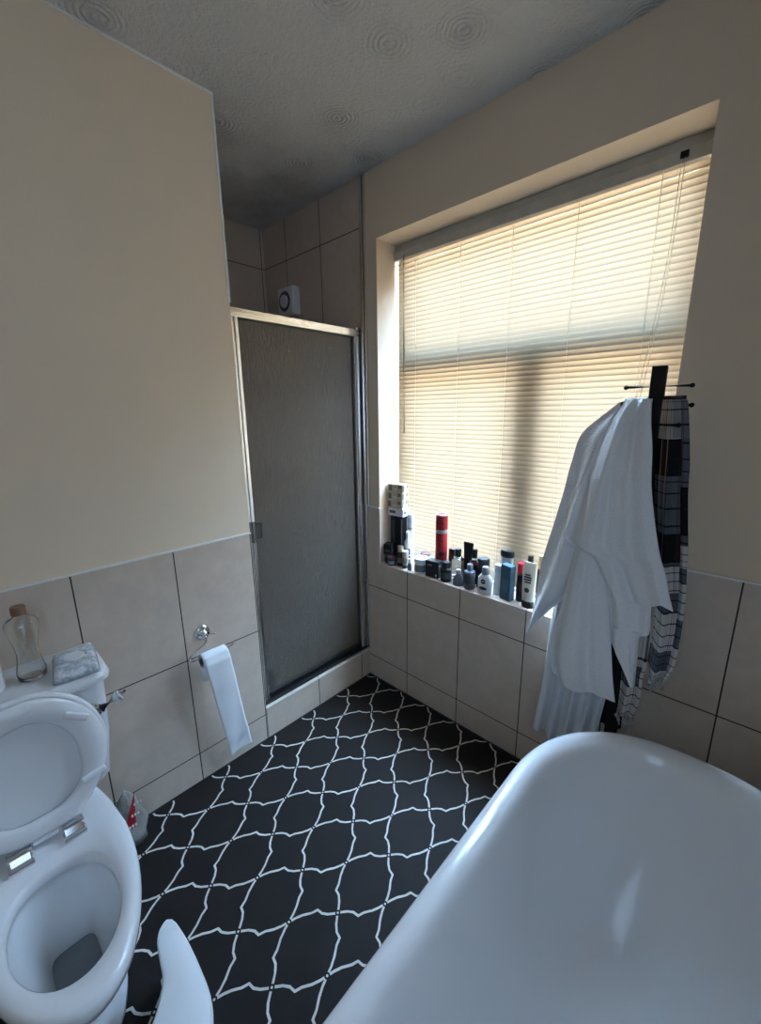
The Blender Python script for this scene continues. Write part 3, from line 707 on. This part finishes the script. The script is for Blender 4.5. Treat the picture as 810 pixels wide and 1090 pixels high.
# ------------------------------------------------------------------ toiletries on the window sill
SZ = WZ0 + .0055
def mat(col, rough=.35, metal=0): 
    key = 'surface_%02d_%02d_%02d_%d' % (int(col[0]*99), int(col[1]*99), int(col[2]*99), int(rough*10))
    return bpy.data.materials.get(key) or (lambda m_: (setattr(m_, 'name', key), m_)[1])(simple(key, col, min(.5, rough+.08), metal, .04, spec=.3))
K0 = (.012, .012, .014); WH = (.76, .77, .78); GR = (.12, .13, .14)
def bottle(name, label, cat, x, y, prof, col, cap=None, capcol=K0, z=SZ, sx=1, sy=1, rz=0, band=None, rough=.3, sharp=40, material=None, group=None):
    """prof: (radius, height) of the body; cap: (radius, height, z0); band: list of (z0, z1, colour)"""
    t = thing(name, label, cat, (x, y, z), rz, group)
    bm = new(); lathe(bm, [(0, 0)] + prof + [(0, prof[-1][1])], seg=26, sx=sx, sy=sy); obj('body', bm, material or mat(col, rough), t, True, sharp)
    if cap:
        r_, h_, z0 = cap
        bm = new(); lathe(bm, [(0, z0), (r_, z0), (r_, z0+h_*.9), (r_*.9, z0+h_), (0, z0+h_)], seg=22, sx=sx if r_ > .018 else 1, sy=sy if r_ > .018 else 1); obj('cap', bm, mat(capcol, .25), t, True, 40)
    if band:
        for z0, z1, bc in band:
            rr = [r for r, z_ in prof if z_ >= z0-.02]; r_ = max(rr) if rr else prof[0][0]
            bm = new(); loft(bm, [[Vector(((r_+.0006)*math.cos(a)*sx, (r_+.0006)*math.sin(a)*sy, zz)) for a in [PI*1.05+PI*.9*k/16 for k in range(17)]] for zz in (z0, z1)], False, False, False)
            obj('label', bm, mat(bc, .4), t, True)
    return t
def carton(name, label, cat, x, y, w_, d_, h_, col, z=SZ, rz=0, marks=(), group=None):
    t = thing(name, label, cat, (x, y, z), rz, group)
    bm = new(); box(bm, -w_/2, w_/2, -d_/2, d_/2, 0, h_, .0012, 1); obj('box', bm, mat(col, .4), t)
    for (a0, a1, b0, b1, mc) in marks:      # printed panels on the front and side face
        bm = new(); box(bm, -w_/2+a0*w_, -w_/2+a1*w_, -d_/2-.0006, -d_/2, b0*h_, b1*h_); obj('print', bm, mat(mc, .4), t); bm = new(); box(bm, w_/2, w_/2+.0006, -d_/2+a0*d_, -d_/2+a1*d_, b0*h_, b1*h_); obj('print', bm, mat(mc, .4), t)
    return t
def cyl(r, h): return [(r-.002, 0), (r, .002), (r, h-.002), (r-.002, h)]
def txt(name, body, size, loc, rot_, m_, parent):
    cu = bpy.data.curves.new(name, 'FONT'); cu.body = body; cu.size = size; cu.extrude = .0003; cu.align_x = 'CENTER'; cu.align_y = 'CENTER'
    o = bpy.data.objects.new(name, cu); C.objects.link(o); dg = bpy.context.evaluated_depsgraph_get()
    me = bpy.data.meshes.new_from_object(o.evaluated_get(dg)); bpy.data.objects.remove(o)
    me.materials.clear(); me.materials.append(m_)
    o = bpy.data.objects.new(name, me); o.location = loc; o.rotation_euler = rot_; return link(o, parent)

# left end: stack of cartons
carton('cream_jar_box', 'black cube shaped box on the clear jar at the left end of the sill', 'box', .136, .036, .046, .046, .062, K0, SZ+.052, .3, ((.2, .8, .3, .45, (.10, .10, .11)),))
bottle('jar', 'dark glass jar at the left end of the sill under the black cube box', 'jar', .136, .036, [(.024, 0), (.026, .003), (.026, .035), (.022, .038)], (.03, .03, .04), (.025, .013, .038), (.16, .17, .18))
bottle('jar', 'small black jar with a pale label in front of the carton stack', 'jar', .176, .016, cyl(.023, .036), K0, (.024, .014, .036), (.10, .05, .05), band=[(.008, .028, (.28, .28, .27))])
t = carton('tall_box', 'tall black box standing at the bottom left of the carton stack', 'box', .140, .095, .042, .050, .272, K0, marks=((.3, .7, .1, .9, (.05, .05, .055)),))
t = carton('tall_box', 'tall black box with silver edge at the bottom right of the carton stack', 'box', .186, .095, .042, .050, .272, K0, marks=((.78, .94, .05, .95, (.35, .36, .38)),))
carton('small_box', 'white box lying between the black boxes and the cream patterned boxes', 'box', .163, .090, .105, .060, .044, WH, SZ+.2725, .05, ((.1, .5, .35, .7, (.12, .12, .13)),))
BR = (.48, .42, .32)
for k, (dx, rz, lb) in enumerate(((-.004, .10, 'cream and brown patterned box, lowest of the three on the white box'), (0, .04, 'cream and brown patterned box in the middle of the top three'), (.002, .07, 'cream and brown patterned box topmost of the carton stack'))):
    carton('small_box', lb, 'box', .158+dx, .090, .100, .056, .0445, BR, SZ+.2725+.0445+k*.0450, rz, ((.05, .25, .15, .85, (.16, .12, .08)), (.40, .60, .2, .5, (.62, .56, .46)), (.7, .92, .5, .9, (.22, .17, .11))), 'patterned boxes on the carton stack')
bottle('tube', 'white tube standing on its cap just right of the tall black boxes', 'tube', .232, .110, [(.018, 0), (.019, .03), (.019, .10), (.018, .25), (.017, .285)], WH, band=[(.08, .09, (.4, .4, .42)), (.14, .15, (.4, .4, .42)), (.2, .21, (.4, .4, .42))], sy=.7)
bottle('bottle', 'white bottle with red and blue print near the carton stack', 'bottle', .243, .075, [(.020, 0), (.021, .01), (.021, .13), (.010, .155), (.009, .17)], WH, (.011, .025, .17), (.72, .73, .76), band=[(.03, .06, (.45, .04, .06)), (.065, .10, (.05, .08, .25))])
bottle('bottle', 'dark brown bottle with a tan rounded cap in the front row', 'bottle', .219, .040, [(.019, 0), (.020, .003), (.020, .072), (.012, .084)], (.02, .012, .010), (.017, .032, .082), (.33, .25, .18), band=[(.02, .05, (.20, .19, .18))])
bottle('tube', 'small beige cream tube standing next to the dark brown bottle', 'tube', .262, .030, [(.014, 0), (.015, .015), (.017, .05), (.018, .098)], (.50, .44, .34), (.0155, .018, 0), (.06, .05, .045), band=[(.03, .06, (.30, .25, .19))])
bottle('bottle', 'tiny white dropper bottle with a blue band in the front row', 'bottle', .301, .022, [(.011, 0), (.012, .003), (.012, .030), (.006, .040)], (.16, .25, .38), (.009, .025, .038), WH, band=[(.004, .022, (.16, .25, .38))])
bottle('tub', 'white round tub with a grey label and a wide lid', 'tub', .368, .036, cyl(.037, .064), WH, (.039, .022, .062), WH, band=[(.012, .050, (.13, .15, .17))])
bottle('jar', 'clear jar with a dark red lid standing behind the white tub', 'jar', .340, .108, [(.026, 0), (.028, .004), (.028, .06), (.024, .066)], (.55, .56, .58), (.026, .018, .066), (.09, .02, .03))
# red spray can
t = bottle('spray_can', 'tall red spray can with a silver band in the middle of the sill', 'spray can', .452, .098, [(.029, 0), (.031, .004), (.031, .232), (.029, .236)], (.30, .012, .020), (.0315, .090, .232), (.26, .010, .018), rough=.35)
bm = new(); lathe(bm, [(.0313, .226), (.0322, .226), (.0322, .244), (.0313, .244), (.0313, .226)], seg=28); o = obj('band', bm, mat((.42, .43, .46), .3, .7), t, True, 40); o['label'] = 'silver band'
bm = new(); lathe(bm, [(.026, .3215), (.031, .3215), (.0315, .317), (.0320, .317), (.0320, .324), (.026, .324), (.026, .3215)], seg=28); o = obj('cap_rim', bm, mat((.60, .45, .30), .3), t, True, 40)
mdk = mat((.04, .003, .006), .4)
ca = math.radians(38)
def on_can(z, name, body, size, m_): txt(name, body, size, (.0335*math.sin(ca)*.62, -.0335*math.cos(ca*.62), z), (PI/2, 0, ca*.62), m_, t)
on_can(.283, 'lettering', 'BAL', .026, mdk)
on_can(.186, 'lettering', 'FIX', .022, mdk)
bm = new(); lathe(bm, [(0, 0), (.013, 0), (.013, .0012), (0, .0012)], (.019, -.0265, .115), 22, Matrix.Rotation(.62, 3, 'Z') @ Matrix.Rotation(PI/2, 3, 'X')); obj('emblem', bm, mat(K0, .4), t)
carton('black_box', 'wide black box in front of the red spray can', 'box', .452, .036, .078, .045, .088, K0, rz=.08, marks=((.15, .5, .70, .78, (.25, .26, .28)), (.78, .88, .10, .24, (.65, .66, .68))))
bottle('jar', 'black bottle with a ribbed black cap right of the wide black box', 'bottle', .532, .030, [(.027, 0), (.029, .004), (.029, .064), (.020, .072)], K0, (.022, .032, .069), (.02, .02, .022), band=[(.018, .05, (.05, .055, .06))])
carton('small_box', 'brown box behind the black bottles right of the red can', 'box', .512, .118, .034, .030, .145, (.055, .030, .020), marks=((.2, .8, .6, .8, (.14, .08, .04)),))
bottle('bottle', 'smoky grey perfume bottle with a black top behind the front row', 'bottle', .566, .084, [(.030, 0), (.032, .004), (.032, .11), (.014, .124)], (.05, .06, .08), (.016, .04, .124), K0, material=m_cleargrey)
bottle('perfume_bottle', 'faceted clear glass bottle with dark liquid in the front row', 'bottle', .606, .030, [(.026, 0), (.028, .01), (.020, .045), (.010, .056)], (.10, .11, .13), (.012, .022, .056), (.35, .36, .38), rough=.08)
# flared tube standing on its cap
t = thing('tube', 'black squeeze tube standing on its cap with a flared top', 'tube', (.612, .104, SZ))
bm = new(); rings = []
for k in range(9):
    f = k/8; a = .017+.012*f; b_ = .017*(1-f)+.0015
    rings.append([Vector((a*math.cos(q), b_*math.sin(q), .030+.172*f)) for q in [2*PI*i/24 for i in range(24)]])
loft(bm, rings); obj('body', bm, mat(K0, .35), t, True, 40)
bm = new(); lathe(bm, [(0, 0), (.018, 0), (.0185, .03), (0, .03)], seg=22); obj('cap', bm, mat((.02, .02, .02), .3), t, True, 40)
bottle('bottle', 'slim black bottle with a red neck behind the grey ribbed bottle', 'bottle', .654, .098, [(.023, 0), (.024, .004), (.024, .112), (.013, .122)], K0, (.0125, .045, .132), K0, band=[(.100, .116, (.30, .02, .03))])
bm = new(); o = bottle('bottle', 'squat bottle with a glossy black cylindrical cap behind the front row', 'bottle', .710, .084, cyl(.030, .10), K0, (.0295, .048, .10), (.03, .03, .034))
t = bottle('bottle', 'dark grey ribbed bottle with a small grey cap in the front row', 'bottle', .668, .030, [(.026, 0), (.028, .003), (.0285, .012), (.0275, .016), (.0285, .020), (.0285, .080), (.026, .086), (.014, .092)], (.07, .08, .095), (.014, .030, .092), (.14, .15, .17), band=[(.030, .070, (.045, .05, .06))])
# white lotion bottle with round dark emblem
t = thing('bottle', 'white oval lotion bottle with a grey cap and round dark emblem', 'bottle', (.756, .024, SZ))
bm = new(); rings = []
for a, b_, z_ in ((.030, .015, 0), (.034, .018, .004), (.036, .019, .05), (.034, .018, .078), (.024, .014, .092), (.016, .012, .098)):
    rings.append([Vector((math.copysign(abs(math.cos(q))**.8, math.cos(q))*a, math.copysign(abs(math.sin(q))**.8, math.sin(q))*b_, z_)) for q in [2*PI*i/32 for i in range(32)]])
loft(bm, rings); obj('body', bm, mat(WH, .3), t, True, 50)
bm = new(); lathe(bm, [(0, .096), (.017, .096), (.019, .10), (.016, .128), (.013, .132), (0, .132)], seg=22); obj('cap', bm, mat((.20, .21, .23), .35), t, True, 50)
bm = new(); lathe(bm, [(0, 0), (.012, 0), (.012, .001), (0, .001)], (0, -.0192, .064), 24, Matrix.Rotation(PI/2, 3, 'X')); obj('emblem', bm, mat((.02, .025, .04), .4), t)
bm = new(); lathe(bm, [(0, 0), (.020, 0), (.020, .001), (0, .001)], (0, -.0190, .030), 24, Matrix.Rotation(PI/2, 3, 'X'), sy=.4); obj('label', bm, mat((.03, .035, .05), .4), t)
txt('lettering', 'MEN', .007, (0, -.0208, .064), (PI/2, 0, 0), mat(WH, .4), t)
# grey tube with black oval cap on top and round emblem
t = thing('bottle', 'tall grey oval bottle with a black cap and dark round emblem in the back row', 'bottle', (.820, .105, SZ))
def oval(a, b_, z_): return [Vector((a*math.cos(q), b_*math.sin(q), z_)) for q in [2*PI*i/32 for i in range(32)]]
bm = new(); loft(bm, [oval(.024, .015, 0), oval(.026, .017, .004), oval(.030, .018, .17), oval(.030, .018, .176)]); obj('body', bm, mat((.30, .31, .32), .3), t, True, 40)
bm = new(); loft(bm, [oval(.030, .019, .175), oval(.034, .021, .178), oval(.034, .021, .198), oval(.030, .018, .206)]); obj('cap', bm, mat(K0, .3), t, True, 40)
bm = new(); lathe(bm, [(0, 0), (.019, 0), (.019, .001), (0, .001)], (0, -.0184, .118), 24, Matrix.Rotation(PI/2, 3, 'X')); obj('emblem', bm, mat((.015, .02, .03), .4), t)
bm = new(); lathe(bm, [(0, 0), (.014, 0), (.014, .001), (0, .001)], (0, -.0196, .118), 24, Matrix.Rotation(PI/2, 3, 'X'), sy=.3); obj('emblem', bm, mat((.45, .46, .48), .4), t)
bottle('bottle', 'white square shouldered bottle between the lotion bottle and the blue box', 'bottle', .803, .062, [(.022, 0), (.024, .004), (.024, .105), (.020, .112)], WH, (.022, .034, .110), (.70, .71, .73), sy=.7)
carton('blue_box', 'slate blue box standing in front at the right end of the bottles', 'box', .862, .034, .056, .034, .165, (.05, .11, .15), rz=-.25, marks=((.2, .8, .25, .6, (.07, .15, .20)),))
bottle('bottle', 'black bottle with a bright red cap behind the slate blue box', 'bottle', .914, .060, [(.018, 0), (.020, .004), (.020, .125), (.014, .132)], K0, (.019, .048, .132), (.42, .015, .03), band=[(.05, .09, (.06, .02, .02))])
bottle('bottle', 'slim black bottle right of the red capped one', 'bottle', .930, .108, [(.011, 0), (.012, .004), (.012, .150)], (.02, .02, .02), (.0125, .055, .150), K0)
t = thing('tube', 'tall cream tube with dark print standing on its black cap', 'tube', (.965, .024, SZ))
bm = new(); loft(bm, [oval(.026, .018, .030), oval(.029, .017, .08), oval(.030, .013, .15), oval(.029, .006, .198), oval(.029, .002, .205)]); obj('body', bm, mat((.66, .62, .52), .35), t, True, 40)
bm = new(); loft(bm, [oval(.026, .018, 0), oval(.027, .019, .003), oval(.027, .019, .030), oval(.025, .017, .031)]); obj('cap', bm, mat(K0, .3), t, True, 40)
bm = new()
for k, wv in enumerate((.012, .016, .016, .014, .010)): bm = new(); box(bm, -wv, wv, -.0185+k*.0011, -.0165+k*.0011, .120-k*.012+.03, .127-k*.012+.03); obj('print', bm, mat((.05, .05, .055), .4), t)
bm = new(); lathe(bm, [(0, 0), (.011, 0), (.011, .001), (0, .001)], (0, -.0185, .083), 20, Matrix.Rotation(PI/2, 3, 'X')); obj('emblem', bm, mat((.03, .03, .035), .4), t)
bottle('bottle', 'tan and gold bottle at the right end of the sill half behind the towel', 'bottle', .990, .085, [(.014, 0), (.016, .004), (.016, .19), (.010, .2)], (.05, .035, .02), (.0165, .060, .165), (.45, .33, .18))
